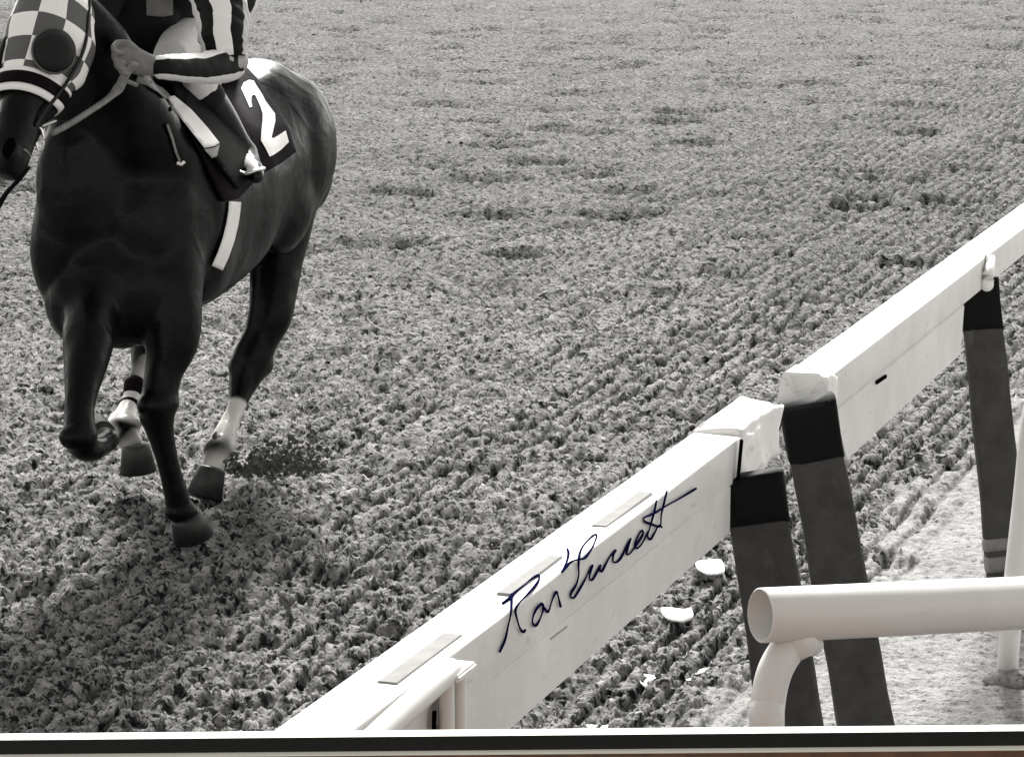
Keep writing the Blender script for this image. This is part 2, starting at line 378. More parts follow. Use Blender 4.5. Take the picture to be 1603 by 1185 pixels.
def dirt_mat(name, base, var, bscale, bstr, speck):
    m = mat(name, base, 0.95, 0, spec=.15)
    n = m.node_tree.nodes; l = m.node_tree.links; b = n['Principled BSDF']; tc = n['Texture Coordinate']
    t = n.new('ShaderNodeTexNoise'); t.inputs['Scale'].default_value = 22; t.inputs['Detail'].default_value = 9; t.inputs['Roughness'].default_value = .7
    l.new(tc.outputs['Object'], t.inputs['Vector'])
    r = n.new('ShaderNodeValToRGB'); r.color_ramp.elements[0].position = .36; r.color_ramp.elements[1].position = .64
    r.color_ramp.elements[0].color = (*[base * (1 - var)] * 3, 1); c = base * (1 + var); r.color_ramp.elements[1].color = (c, c * .985, c * .965, 1)
    l.new(t.outputs['Fac'], r.inputs[0])
    t3 = n.new('ShaderNodeTexNoise'); t3.inputs['Scale'].default_value = .9; t3.inputs['Detail'].default_value = 4
    l.new(tc.outputs['Object'], t3.inputs['Vector'])
    r3 = n.new('ShaderNodeMapRange'); r3.inputs[1].default_value = .3; r3.inputs[2].default_value = .7; r3.inputs[3].default_value = .82; r3.inputs[4].default_value = 1.15
    l.new(t3.outputs['Fac'], r3.inputs[0])
    mx = n.new('ShaderNodeVectorMath'); mx.operation = 'SCALE'; l.new(r.outputs[0], mx.inputs[0]); l.new(r3.outputs[0], mx.inputs['Scale'])
    l.new(mx.outputs[0], b.inputs['Base Color'])
    if speck:      # random dark specks paint in the shade pockets between clods
        last = mx.outputs[0]
        for sc, lo, p in (((25, .10, .405), (6, .70, .42), (54, .16, .385)) if speck == 1 else ((26, .35, .33), (8, .85, .42), (70, .5, .36))):
            vv = n.new('ShaderNodeTexNoise'); vv.inputs['Scale'].default_value = sc; vv.inputs['Detail'].default_value = 3; vv.inputs['Roughness'].default_value = .6
            mpp = n.new('ShaderNodeMapping'); mpp.inputs['Location'].default_value = (sc, 3, 1); mpp.inputs['Scale'].default_value = (1, 1.15, 1)
            l.new(tc.outputs['Object'], mpp.inputs[0]); l.new(mpp.outputs[0], vv.inputs['Vector'])
            rr = n.new('ShaderNodeValToRGB'); rr.color_ramp.elements[0].position = p; rr.color_ramp.elements[0].color = (lo,) * 3 + (1,)
            rr.color_ramp.elements[1].position = p + .06; rr.color_ramp.elements[1].color = (1, 1, 1, 1); l.new(vv.outputs['Fac'], rr.inputs[0])
            mm = n.new('ShaderNodeVectorMath'); mm.operation = 'MULTIPLY'; l.new(last, mm.inputs[0]); l.new(rr.outputs[0], mm.inputs[1]); last = mm.outputs[0]
        fa = n.new('ShaderNodeAttribute'); fa.attribute_name = 'furrow_shade'     # groove shade painted into the soil colour; colour also darker further out
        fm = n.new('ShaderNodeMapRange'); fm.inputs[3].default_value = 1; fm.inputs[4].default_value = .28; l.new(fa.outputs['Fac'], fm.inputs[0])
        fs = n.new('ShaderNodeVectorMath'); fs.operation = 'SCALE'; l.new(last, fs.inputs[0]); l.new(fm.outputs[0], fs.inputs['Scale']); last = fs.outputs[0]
        l.new(last, b.inputs['Base Color'])
    t2 = n.new('ShaderNodeTexNoise'); t2.inputs['Scale'].default_value = bscale; t2.inputs['Detail'].default_value = 8; t2.inputs['Roughness'].default_value = .65
    l.new(tc.outputs['Object'], t2.inputs['Vector'])
    v = n.new('ShaderNodeTexVoronoi'); v.inputs['Scale'].default_value = bscale * .8; l.new(tc.outputs['Object'], v.inputs['Vector'])
    ad = n.new('ShaderNodeMath'); ad.operation = 'ADD'; l.new(t2.outputs['Fac'], ad.inputs[0]); ad.inputs[1].default_value = 0
    bp = n.new('ShaderNodeBump'); bp.inputs['Strength'].default_value = bstr; bp.inputs['Distance'].default_value = .02
    l.new(ad.outputs[0], bp.inputs['Height']); l.new(bp.outputs[0], b.inputs['Normal'])
    return m
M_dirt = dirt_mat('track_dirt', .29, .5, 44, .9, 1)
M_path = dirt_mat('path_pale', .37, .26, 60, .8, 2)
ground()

# loose clods lying on the track: too many to count
def clods():
    ico = bmesh.new(); bmesh.ops.create_icosphere(ico, subdivisions=1, radius=1)
    iv = np.array([v.co[:] for v in ico.verts]); fc = np.array([[v.index for v in f.verts] for f in ico.faces]); ico.free()
    N = 5000
    py = rng.uniform(-40, 1230, N); ang = PITCH + np.arctan((py - PH / 2) / FP); y = CH / np.tan(ang)
    x = (rng.uniform(-300, 1900, N) - PW / 2) / FP * y * 1.02
    z, pm, _ = height(x, y); keep = pm < .02 + rng.random(N) * .1; x, y, z = x[keep], y[keep], z[keep]; N = len(x)
    s = .005 + .013 * rng.random(N) ** 2.5; s[rng.random(N) < .03] *= 1.7
    V = np.zeros((N, len(iv), 3)); 
    for k in range(N):
        q = iv * (1 + .35 * (rng.random((len(iv), 1)) - .5)) * s[k] * np.array([rng.uniform(.8, 1.7), rng.uniform(.7, 1.3), rng.uniform(.5, .9)])
        a = rng.random() * 6.28; c, sn = math.cos(a), math.sin(a)
        V[k, :, 0] = q[:, 0] * c - q[:, 1] * sn + x[k]; V[k, :, 1] = q[:, 0] * sn + q[:, 1] * c + y[k]; V[k, :, 2] = q[:, 2] + z[k] + s[k] * .25
    F = (fc[None] + np.arange(N)[:, None, None] * len(iv)).reshape(-1, 3)
    me = bpy.data.meshes.new('dirt_clods'); me.from_pydata(V.reshape(-1, 3).tolist(), [], F.tolist()); me.update()
    o = link('dirt_clods', me, M_dirt); tag(o, 'loose clods of dirt scattered over the harrowed track', 'dirt', kind='stuff')
clods()

# ------------------------------------------------------------------ racehorse
O = Vector((-1.215, 9.97, 0)); HF = Vector((-.262, -.965, 0)).normalized(); HLt = Vector((.965, -.262, 0)).normalized(); HZ = Vector((0, 0, 1))
def H(x, y, z): return O + HF * x + HLt * y + HZ * z
horse = empty('racehorse', O, 'dark galloping racehorse with checked hood and white number 2 on its black saddle cloth', 'horse')

TORSO = [  # x, z top, z bottom, half width, lateral shift
    (.52, 1.22, 1.00, .09), (.45, 1.36, .88, .19), (.34, 1.47, .77, .255), (.18, 1.56, .735, .285), (0, 1.60, .74, .285), (-.2, 1.545, .76, .285), (-.42, 1.50, .80, .29),
    (-.62, 1.51, .86, .275), (-.82, 1.575, .92, .265), (-.98, 1.56, .96, .245), (-1.12, 1.47, .98, .205), (-1.22, 1.32, 1.03, .13)]
def torso():
    Q = catmull(TORSO, 5); rings = []
    for q in Q:
        x, zt, zb, hw = q; zc = (zt + zb) / 2; hh = (zt - zb) / 2; r = []
        for k in range(36):
            a = 2 * math.pi * k / 36; c, s = math.cos(a), math.sin(a)
            yy = hw * math.copysign(abs(c) ** .9, c); zz = hh * math.copysign(abs(s) ** .9, s)
            if s > 0 and x > -.75: yy *= 1 - .42 * s * s * min(1, (x + .75) / .6)
            if s < 0 and x > -.1: yy *= 1 - .12 * s * s
            r.append(H(x, yy, zc + zz))
        rings.append(r)
    return rings_mesh(rings)

poll = U(92, -22, 9.12); muz = U(6, 268, 8.86)
HA = (muz - poll).normalized(); HLEN = (muz - poll).length
HN = Vector((-.50, -.80, .15)); HN = (HN - HA * HN.dot(HA)).normalized()       # forehead normal
HS = HN.cross(HA).normalized()
if HS.x < 0: HS = -HS                                                          # horse's left side
HEAD = [  # t, half width, half depth, shift along forehead normal
    (-.06, .035, .05, -.03), (0, .075, .085, -.01), (.12, .098, .115, -.02), (.27, .110, .135, -.035), (.40, .095, .13, -.04),
    (.55, .075, .10, -.02), (.72, .058, .075, -.005), (.86, .058, .066, 0), (.95, .055, .058, -.003), (1.02, .035, .036, -.01)]
def head_ring(t, grow=0.0, seg=40, tilt=0.0):
    for i in range(len(HEAD) - 1):
        if HEAD[i][0] <= t <= HEAD[i + 1][0] or i == len(HEAD) - 2:
            a, b = HEAD[i], HEAD[i + 1]; k = (t - a[0]) / (b[0] - a[0]); k = k * k * (3 - 2 * k) if 0 <= k <= 1 else k
            hw, hd, sh = [a[j] + (b[j] - a[j]) * k for j in (1, 2, 3)]; break
    c = poll + HA * (t * HLEN); out = []
    for q in range(seg):
        a = 2 * math.pi * q / seg          # 0 = forehead midline, increasing to the horse's left
        n_, s_ = math.cos(a), math.sin(a)
        ex = .82
        v = HN * ((hd + grow) * math.copysign(abs(n_) ** ex, n_) + sh) + HS * ((hw + grow) * math.copysign(abs(s_) ** ex, s_))
        out.append(c + v + HA * (tilt * n_))
    return out

def leg(pts, flat=1.0): return limb([(U(p[0], p[1], p[2]), S(p[3], p[2])) for p in pts], n=5, seg=18, flat=flat, ref=tuple(HLt))
L_FORE = [(262, 400, 9.72, 62), (271, 470, 9.68, 53), (270, 530, 9.66, 46), (256, 580, 9.65, 34), (249, 618, 9.64, 31), (246, 645, 9.64, 30), (250, 672, 9.66, 24), (258, 705, 9.68, 19), (268, 745, 9.71, 18), (277, 778, 9.74, 20), (284, 800, 9.77, 21), (294, 818, 9.78, 20)]
R_FORE = [(142, 420, 9.62, 66), (143, 480, 9.54, 48), (138, 535, 9.42, 40), (130, 590, 9.34, 32), (124, 640, 9.27, 26), (124, 675, 9.24, 27), (130, 698, 9.26, 24), (146, 702, 9.34, 20), (160, 696, 9.44, 16), (170, 688, 9.52, 17), (160, 678, 9.56, 14)]
R_HIND = [(300, 350, 11.0, 70), (268, 430, 10.95, 55), (240, 500, 10.9, 36), (228, 545, 10.86, 24), (222, 580, 10.8, 17), (211, 605, 10.76, 14), (203, 632, 10.7, 15), (196, 655, 10.62, 20), (190, 668, 10.56, 23), (202, 688, 10.52, 19), (211, 702, 10.5, 18)]
L_HIND = [(440, 230, 10.95, 72), (440, 320, 10.95, 58), (434, 400, 10.93, 44), (430, 450, 10.9, 38), (424, 490, 10.88, 35), (408, 530, 10.87, 30), (396, 558, 10.86, 32), (387, 582, 10.85, 29), (379, 606, 10.82, 22), (370, 636, 10.76, 15), (359, 662, 10.69, 15), (349, 688, 10.62, 19), (342, 706, 10.57, 21), (336, 722, 10.54, 18), (332, 738, 10.52, 19)]
pieces = [torso()]
# neck
pieces.append(limb([(H(-.12, 0, 1.26), .17, .20), (H(.12, 0, 1.29), .20, .27), (H(.34, 0, 1.38), .165, .25), (U(146, 140, 9.48), .135, .22), (U(122, 70, 9.3), .105, .18), (U(98, 20, 9.2), .08, .13)], n=6, seg=28, ref=tuple(HLt)))
EX = Vector((1, 0, 0))
pieces.append(ellipsoid(U(136, 372, 9.66), EX * .166, HF * .19, HZ * .33))
pieces.append(ellipsoid(U(152, 470, 9.66), EX * .150, HF * .20, HZ * .165))
pieces.append(ellipsoid(U(196, 455, 9.70), EX * .21, HF * .22, HZ * .20))
pieces.append(ellipsoid(U(132, 285, 9.56), EX * .15, HF * .16, HZ * .28))
pieces.append(rings_mesh([head_ring(t) for t in np.linspace(-.06, 1.02, 30)]))
for s in (1, -1):   # jaw, cheek, shoulder, breast, stifle and buttock muscles
    pieces.append(ellipsoid(poll + HA * .22 + HS * (.062 * s) - HN * .07, HA * .11, HN * .085, HS * .035))
    pieces.append(ellipsoid(H(.16, .15 * s, 1.16), HF * .19, HZ * .30, HLt * .145))
    pieces.append(ellipsoid(H(.10, .17 * s, 1.0), HF * .20, HZ * .20, HLt * .12))
    pieces.append(ellipsoid(H(-.93, .15 * s, 1.24), HF * .24, HZ * .28, HLt * .155))
    pieces.append(ellipsoid(H(-1.12, .12 * s, 1.16), HF * .13, HZ * .22, HLt * .12))
    pieces.append(ellipsoid(H(-.76, .16 * s, 1.05), HF * .19, HZ * .20, HLt * .11))
    # nostril rims
    nc = poll + HA * (HLEN * .93) + HS * (.040 * s) + HN * .032
    pieces.append(ellipsoid(nc, HA * .034, HN * .02, HS * .02))
    # ears, laid back
    e0 = poll + HS * (.055 * s) + HN * .0
    pieces.append(limb([(e0 + HA * .01, .026, .02), (e0 - HA * .06 - HN * .02, .028, .016), (e0 - HA * .15 - HN * .05, .006, .005)], n=4, seg=12, ref=tuple(HN)))
pieces += [leg(L_FORE), leg(R_FORE), leg(R_HIND), leg(L_HIND)]
def bump_at(px, py, d, rx, ry, dep=1.0): pieces.append(ellipsoid(U(px, py, d), EX * S(rx, d), HF * S(rx * dep, d), HZ * S(ry, d)))
bump_at(247, 632, 9.62, 34, 27); bump_at(243, 652, 9.65, 26, 22); bump_at(283, 800, 9.76, 26, 18); bump_at(122, 682, 9.22, 30, 24)
bump_at(393, 572, 10.87, 35, 26); bump_at(402, 556, 10.93, 22, 26); bump_at(343, 702, 10.59, 25, 17); bump_at(194, 665, 10.55, 28, 17)
for a, b, dd in (((262, 672, 9.72), (286, 786, 9.83), 8), ((378, 618, 10.9), (352, 690, 10.68), 7)):     # tendons behind the cannons
    pieces.append(limb([(U(*a), S(dd + 2, 10)), (U(*a).lerp(U(*b), .5), S(dd, 10)), (U(*b), S(dd + 2, 10))], n=4, seg=12, ref=tuple(HLt)))
body = fuse('horse_body', pieces, .0085, 15, M_coat, horse, .55)
for s in (1, -1):
    V, F = ellipsoid(poll + HA * (HLEN * .925) + HS * (.042 * s) + HN * .046, HA * .036, HN * .018, HS * .020); mk('nostril', V, F, M_dark, horse)
def settle(iters=45):
    # blends the joins of neck, chest and barrel; legs and head keep their detail
    me = body.data; n_ = len(me.vertices); c = np.zeros(n_ * 3); me.vertices.foreach_get('co', c); c = c.reshape(-1, 3)
    e = np.zeros(len(me.edges) * 2, dtype=np.int32); me.edges.foreach_get('vertices', e); e = e.reshape(-1, 2)
    lx = (c - np.array(O[:])) @ np.array(HF[:]); deg = np.bincount(e.ravel(), minlength=n_)
    w_ = np.clip((c[:, 2] - .84) / .12, 0, 1) * np.clip((.62 - lx) / .15, 0, 1) * .6
    for k in range(iters):
        av = np.stack([np.bincount(e[:, 0], c[e[:, 1], d], n_) + np.bincount(e[:, 1], c[e[:, 0], d], n_) for d in range(3)], 1) / deg[:, None]
        c += (av - c) * w_[:, None]
    me.vertices.foreach_set('co', c.ravel()); me.update()
settle()
# muscle relief along the surface
def muscles():
    me = body.data; n_ = len(me.vertices); c = np.zeros(n_ * 3); me.vertices.foreach_get('co', c); c = c.reshape(-1, 3)
    nn = np.zeros(n_ * 3); me.vertices.foreach_get('normal', nn); nn = nn.reshape(-1, 3); out = c.copy()
    for i in range(n_):
        v = Vector(c[i]); q = Vector((v.dot(HF) * 3.4, v.dot(HLt) * 4.5, v.z * 2.2))
        d = (mn.noise(q) + mn.noise(q * 1.9 + Vector((5, 1, 2))) * .7) * .016 + mn.noise(q * 5) * .0016
        r_ = 1 - abs(mn.noise(Vector((v.dot(HF) * 7, v.dot(HLt) * 7, v.z * 5))) * 5); d += max(r_, 0) ** 2 * .0016
        k = min(1, max(.25, (v.z - .25) / .5)); out[i] += nn[i] * d * k
    me.vertices.foreach_set('co', out.ravel()); me.update()
muscles()
# white socks on the hind legs
caps = [(U(368, 645, 10.75), U(346, 700, 10.60), .060), (U(228, 570, 10.82), U(222, 592, 10.79), .05), (U(204, 624, 10.72), U(192, 664, 10.57), .075), (U(206, 650, 10.6), U(178, 676, 10.55), .07),
        (U(344, 702, 10.58), U(334, 735, 10.52), .05), (U(192, 668, 10.56), U(208, 698, 10.51), .05)]
nv = len(body.data.vertices); co = np.zeros(nv * 3); body.data.vertices.foreach_get('co', co); co = co.reshape(-1, 3) + np.array(O[:])*0
# object coordinates equal world coordinates here (the offset is in the object's location)
sock = np.zeros(nv)
for a, b, r in caps:
    a = np.array(a[:]); b = np.array(b[:]); ab = b - a; t = np.clip(((co - a) @ ab) / (ab @ ab), 0, 1)
    d = np.linalg.norm(co - (a + t[:, None] * ab), axis=1); sock = np.maximum(sock, np.clip((r - d) / .012, 0, 1))
at = body.data.attributes.new('sock', 'FLOAT', 'POINT'); at.data.foreach_set('value', sock.astype(np.float32))
BB = world_bvh(body)

def hoof(top, bot, r0, r1, toe):
    top, bot = Vector(top), Vector(bot); ax = (bot - top).normalized(); rings = []
    u = ax.cross(Vector(toe)).normalized(); v = u.cross(ax)
    for k, s in ((0, .8), (.06, 1.02), (.15, 1.0), (1, 1.0), (1.0, .9)):
        r = (r0 + (r1 - r0) * k) * s; c = top.lerp(bot, k)
        rings.append([c + u * r * math.cos(2 * math.pi * j / 24) + v * (r * 1.12 * math.sin(2 * math.pi * j / 24) + r * .15 * k) for j in range(24)])
    V, F = rings_mesh(rings); return mk('hoof', V, F, M_hoof, horse)
hoof(U(291, 806, 9.77), U(302, 838, 9.80), S(24, 9.8), S(33, 9.8), (.3, -1, 0))
hoof(U(162, 684, 9.56), U(148, 672, 9.66), .045, .058, (0, 0, -1))
hoof(U(212, 694, 10.5), U(217, 738, 10.52), S(21, 10.5), S(29, 10.5), (0, -1, 0))
hoof(U(332, 732, 10.52), U(320, 780, 10.5), S(21, 10.5), S(29, 10.5), (-.2, -1, 0))
# brushing boots on the right hind cannon
for p, q, r in (((214, 598, 10.77), (208, 611, 10.74), .043), ((204, 634, 10.7), (202, 639, 10.68), .043)):
    V, F = limb([(U(*p), r * .8), (U(*p).lerp(U(*q), .5), r), (U(*q), r * .85)], n=3, seg=16); mk('leg_strap', V, F, M_cloth, horse)

# tail streaming behind, mane along the crest
V, F = limb([(H(-1.16, 0, 1.43), .03), (H(-1.34, -.04, 1.40), .05), (H(-1.55, -.12, 1.28), .06), (H(-1.80, -.22, 1.10), .05), (H(-1.95, -.26, .95), .015)], n=6, seg=14, ref=tuple(HLt))
mk('tail', V, F, M_mane, horse)
mb_v, mb_f = [], []
for k in range(60):
    t = k / 59; c = H(.16, 0, 1.55).lerp(U(118, -2, 9.22), t) + Vector((0, 0, .02 * math.sin(t * 3.1)))
    s = 1 if k % 3 else -1
    L = .10 + .05 * rng.random()
    V, F = limb([(c, .010), (c + HLt * .03 * s + HZ * .012, .011), (c + HLt * (.075 * s) - HZ * (L * .7) - HF * .03, .008), (c + HLt * (.095 * s) - HZ * L - HF * .05, .002)], n=3, seg=6)
    o = len(mb_v); mb_v += V; mb_f += [tuple(i + o for i in f) for f in F]
mk('mane', mb_v, mb_f, M_mane, horse)

# checked hood
def hood_mat():
    m = mat('hood_checks', .5, .7, 0, bump=.25, bscale=90, sheen=.0)
    n = m.node_tree.nodes; l = m.node_tree.links; b = n['Principled BSDF']
    uv = n.new('ShaderNodeUVMap'); ck = n.new('ShaderNodeTexChecker'); ck.inputs['Scale'].default_value = 1
    ck.inputs['Color1'].default_value = (.84, .83, .80, 1); ck.inputs['Color2'].default_value = (.085, .084, .082, 1)
    l.new(uv.outputs[0], ck.inputs['Vector']); l.new(ck.outputs[0], b.inputs['Base Color']); return m
M_hood = hood_mat()
def hood_part(name, t0, t1, n, grow, material, tilt0=0, tilt1=0, parent=None, cell=.080, uoff=.5, voff=1.0):
    seg = 48; ts = np.linspace(t0, t1, n)
    rings = [head_ring(t, grow, seg, tilt0 + (tilt1 - tilt0) * i / (n - 1)) for i, t in enumerate(ts)]
    inner = [head_ring(t, grow - .006, seg, tilt0 + (tilt1 - tilt0) * i / (n - 1)) for i, t in enumerate(ts)]
    allr = rings + inner[::-1]; N = len(allr); V = [v for r in allr for v in r]; F = []; uvs = []
    for i in range(N):
        i2 = (i + 1) % N
        for j in range(seg):
            j2 = (j + 1) % seg; F.append((i * seg + j, i * seg + j2, i2 * seg + j2, i2 * seg + j))
            f = []
            for (a, bq, jj) in ((i, j, j), (i, j2, j + 1), (i2, j2, j + 1), (i2, j, j)):
                t = ts[a] if a < n else ts[2 * n - 1 - a]
                u = (jj / seg); u = u - 1 if jj > seg / 2 else u
                f.append((u * 2 * math.pi * .105 / cell + uoff + 40, t * HLEN / cell + voff + 40))
            uvs.append(f)
    o = mk(name, V, F, material, parent or horse); ul = o.data.uv_layers.new(name='UVMap'); k = 0
    for p, f in zip(o.data.polygons, uvs):
        for q in f: ul.data[k].uv = q; k += 1
    return o
hood = hood_part('hood', -.055, .53, 26, .012, M_hood, 0, .012)
hood_part('hood_trim', .515, .535, 3, .019, M_num, .01, .012, hood)
hood_part('hood_trim', .535, .595, 5, .020, M_cloth, .012, .012, hood)
hood_part('hood_trim', .595, .630, 3, .019, M_num, .012, .012, hood)
for s in (1, -1):     # blinker cups
    c = poll + HA * (HLEN * .42) + HS * (.108 * s) + HN * .045
    nrm = (HS * s + HN * .75).normalized(); a_ = HA; b_ = nrm.cross(a_).normalized()
    V, F = ellipsoid(c, a_ * .073, b_ * .064, nrm * .030); mk('blinker_cup', V, F, M_eyecup, hood)
    rr = [c + a_ * (.076 * math.cos(k * .2618)) + b_ * (.067 * math.sin(k * .2618)) for k in range(25)]
    V, F = limb([(p, .004) for p in rr], n=2, seg=8, cap=False); mk('cup_rim', V, F, M_band2, hood)

# bridle
def strap(name, pts, wpx, material, parent, off=.012, bv=None, thick=.006):
    """flat strap along pixel points laid on the body"""
    P = [np.array(p, float) for p in pts]; Lp, Rp = [], []
    for i, p in enumerate(P):
        d = P[min(i + 1, len(P) - 1)] - P[max(i - 1, 0)]; d = d / np.linalg.norm(d); nn = np.array([-d[1], d[0]]) * wpx / 2
        Lp.append(p + nn); Rp.append(p - nn)
    return drape(name, [tuple(x) for x in Lp + Rp[::-1]], bv or [BB], material, parent, off, thick)
def band3d(name, pts, wid, thick, material, parent, ref=(0, 0, 1)):
    V, F = limb([(p, wid, thick) for p in pts], n=8, seg=12, ref=ref); return mk(name, V, F, material, parent)
cheek = [poll + HA * (HLEN * t) + HS * w_ + HN * d_ for t, w_, d_ in ((.05, .10, -.05), (.3, .125, -.06), (.5, .105, -.05), (.68, .078, -.02), (.76, .068, -.01))]
band3d('bridle_strap', cheek, .004, .007, M_black, horse, tuple(HN))
ring_c = U(62, 218, 8.93)
V, F = limb([(ring_c + Vector((math.sin(a) * .012, 0, math.cos(a) * .036)), .0045) for a in np.linspace(0, 6.28, 17)], n=2, seg=8, cap=False); mk('bit_ring', V, F, M_metal, horse)
band3d('bit_strap', [U(86, 190, 8.98), U(70, 196, 8.95), U(56, 202, 8.93)], .006, .003, M_num, horse)
chin = [poll + HA * (HLEN * .90) + HS * (.06 * math.cos(a)) - HN * (.055 * math.sin(a)) for a in np.linspace(0, 3.14, 9)]
band3d('chin_strap', chin, .010, .004, M_rein, horse, tuple(HA))
band3d('rein', [U(84, 208, 8.96), U(110, 194, 9.0), U(140, 175, 9.05), (U(168, 156, 9.12)), U(186, 138, 9.14), U(196, 118, 9.12), U(210, 102, 9.10)], .010, .017, M_rein, horse, (1, .2, .6))
band3d('rein', [U(44, 262, 8.92), U(26, 285, 8.95), U(8, 305, 8.98), U(-18, 345, 9.05), U(-60, 360, 9.1)], .005, .012, M_black, horse, (1, .2, .6))
band3d('rein', [U(208, 106, 9.10), U(192, 122, 9.12), U(214, 134, 9.2)], .005, .008, M_rein, horse, (1, .2, .6))

# saddle cloth, pads, girth: laid on the flank
cloth = drape('saddle_cloth', [(300, 120), (330, 95), (360, 88), (378, 96), (402, 122), (430, 162), (452, 200), (464, 238), (440, 256), (415, 270), (396, 288), (372, 312), (348, 316), (336, 290), (318, 250), (300, 215), (285, 175)],
              [BB], M_cloth, horse, .012, .008, 6)
TWO = [(818, 498), (832, 465), (862, 450), (888, 455), (905, 485), (935, 530), (955, 570), (985, 610), (1008, 640), (1010, 680), (1000, 725), (988, 775), (1000, 778), (1030, 760), (1068, 735), (1086, 800), (1040, 845), (1000, 872), (978, 882),
       (955, 835), (928, 790), (932, 730), (938, 680), (938, 640), (926, 600), (908, 560), (896, 536), (884, 534), (874, 548), (874, 575), (880, 600), (866, 606), (846, 560)]
T2 = [(150 + x / 3.592, y / 3.592) for x, y in TWO]
CB = world_bvh(cloth)
drape('number', T2, [CB], M_num, cloth, .006, .004, 6, False)
drape('saddle_flap', [(262, 120), (300, 110), (340, 140), (368, 180), (392, 225), (404, 262), (398, 285), (372, 296), (345, 262), (322, 228), (292, 190)], [BB, CB], M_flap, horse, .022, .012, 6)
drape('shoulder_pad', [(262, 152), (273, 150), (300, 172), (325, 200), (344, 224), (336, 229), (320, 232), (300, 207), (285, 188), (272, 172)], [BB, CB], M_num, horse, .034, .016, 6)
drape('pad_end', [(319, 234), (336, 231), (344, 226), (340, 245), (332, 248)], [BB, CB], M_slot, horse, .030, .012)
strap('breast_strap', [(214, 124), (232, 130), (252, 142), (268, 158), (274, 172)], 10, M_rein, horse, .02)
strap('saddle_tie', [(262, 195), (270, 218), (276, 240), (282, 254)], 4, M_rein, horse, .010)
strap('saddle_buckle', [(277, 255), (284, 258), (289, 253)], 5, M_num, horse, .014)
strap('girth', [(368, 316), (367, 330), (364, 350), (358, 375), (350, 398), (340, 420)], 19, M_num, horse, .014)

# ------------------------------------------------------------------ jockey
jk = empty('person', U(330, 60, 10.2), 'crouching rider in dark jacket with pale striped sleeves, gloved hand on the rein', 'person')
shL = U(318, -70, 9.70); elL = U(372, 98, 9.56); wrL = U(246, 106, 9.22)
shR = U(196, -75, 9.85); elR = U(150, 40, 9.75); wrR = U(176, 60, 9.62)
pel = U(348, -12, 10.42); chest = U(262, -52, 9.98); neckb = U(252, -105, 9.78); headc = U(246, -165, 9.66)
hipL = U(352, 26, 10.42); knL = U(312, 136, 9.92); anL = U(384, 238, 10.12); toL = U(398, 268, 9.96)
hipR = U(310, 20, 10.42); knR = U(268, 88, 9.80); anR = U(250, 190, 10.1); toR = U(230, 215, 9.95)
Jb = [limb([(pel, .13, .11), (pel.lerp(chest, .5), .125, .11), (chest, .15, .12), (neckb, .07, .065)], n=5, seg=20),
      limb([(neckb, .055), (headc, .06)], n=3, seg=16),
      ellipsoid(headc, Vector((.075, 0, 0)), Vector((0, .095, -.02)), Vector((0, .02, .115))),
      ellipsoid(headc + Vector((0, -.095, -.01)), Vector((.012, 0, 0)), Vector((0, .018, 0)), Vector((0, 0, .022)))]
for a, b, c in ((shL, elL, wrL), (shR, elR, wrR)):
    Jb.append(limb([(a, .05), (a.lerp(b, .5), .045), (b, .038)], n=4, seg=14)); Jb.append(limb([(b, .038), (b.lerp(c, .4), .036), (c, .026)], n=4, seg=14))
for a, b, c, d in ((hipL, knL, anL, toL), (hipR, knR, anR, toR)):
    Jb.append(limb([(a, .085), (a.lerp(b, .5), .075), (b, .052)], n=4, seg=14)); Jb.append(limb([(b, .052), (b.lerp(c, .35), .052), (c, .034), (d, .028)], n=4, seg=14))
# gloved hand: palm and curled fingers round the rein
def hand(wr, s):
    P = []; K = 1.02
    pc = wr + Vector((-.050, -.03, .018)) * K; kn = wr + Vector((-.096, -.055, .046)) * K
    P.append(limb([(wr, .027, .022), (pc, .040, .026), (pc.lerp(kn, .8), .040, .021)], n=4, seg=14, ref=(0, -1, .3)))
    for i, (dz, L) in enumerate(((.033, .9), (.011, 1), (-.011, .95), (-.032, .75))):
        b = kn + Vector((.006 * i, -.008 * i + .005, dz)) * K; L *= K
        P.append(limb([(b, .0095), (b + Vector((-.030, -.026, -.004)) * L, .0092), (b + Vector((-.026, -.052, -.026)) * L, .0088), (b + Vector((.002, -.056, -.032)) * L, .0080)], n=3, seg=10))
    tb = pc + Vector((.0, .0, .022)) * K
    P.append(limb([(tb, .015), (tb + Vector((-.030, -.022, .036)) * K, .0135), (tb + Vector((-.066, -.030, .040)) * K, .0115)], n=3, seg=10))
    return P
hL = hand(wrL, 1); hR = hand(wrR, 1)
jbody = fuse('body', Jb, .008, 3, M_skin, jk)
fuse('glove', [limb([(wrL + Vector((.01, .005, 0)), .029, .025), (wrL + Vector((-.051, -.031, .018)), .042, .028), (wrL + Vector((-.084, -.048, .038)), .042, .0225)], n=4, seg=14, ref=(0, -1, .3))] +
     [([v + Vector((-.0, -.002, .0)) for v in V], F) for V, F in hL[1:]] + hL[1:], .0042, 2, M_glove, jk, .4)
fuse('glove', [limb([(wrR, .031, .026), (wrR + Vector((-.06, -.036, .022)), .044, .030), (wrR + Vector((-.115, -.066, .055)), .0435, .0245)], n=4, seg=14, ref=(0, -1, .3))] + hR[1:], .0042, 2, M_black, jk, .4)
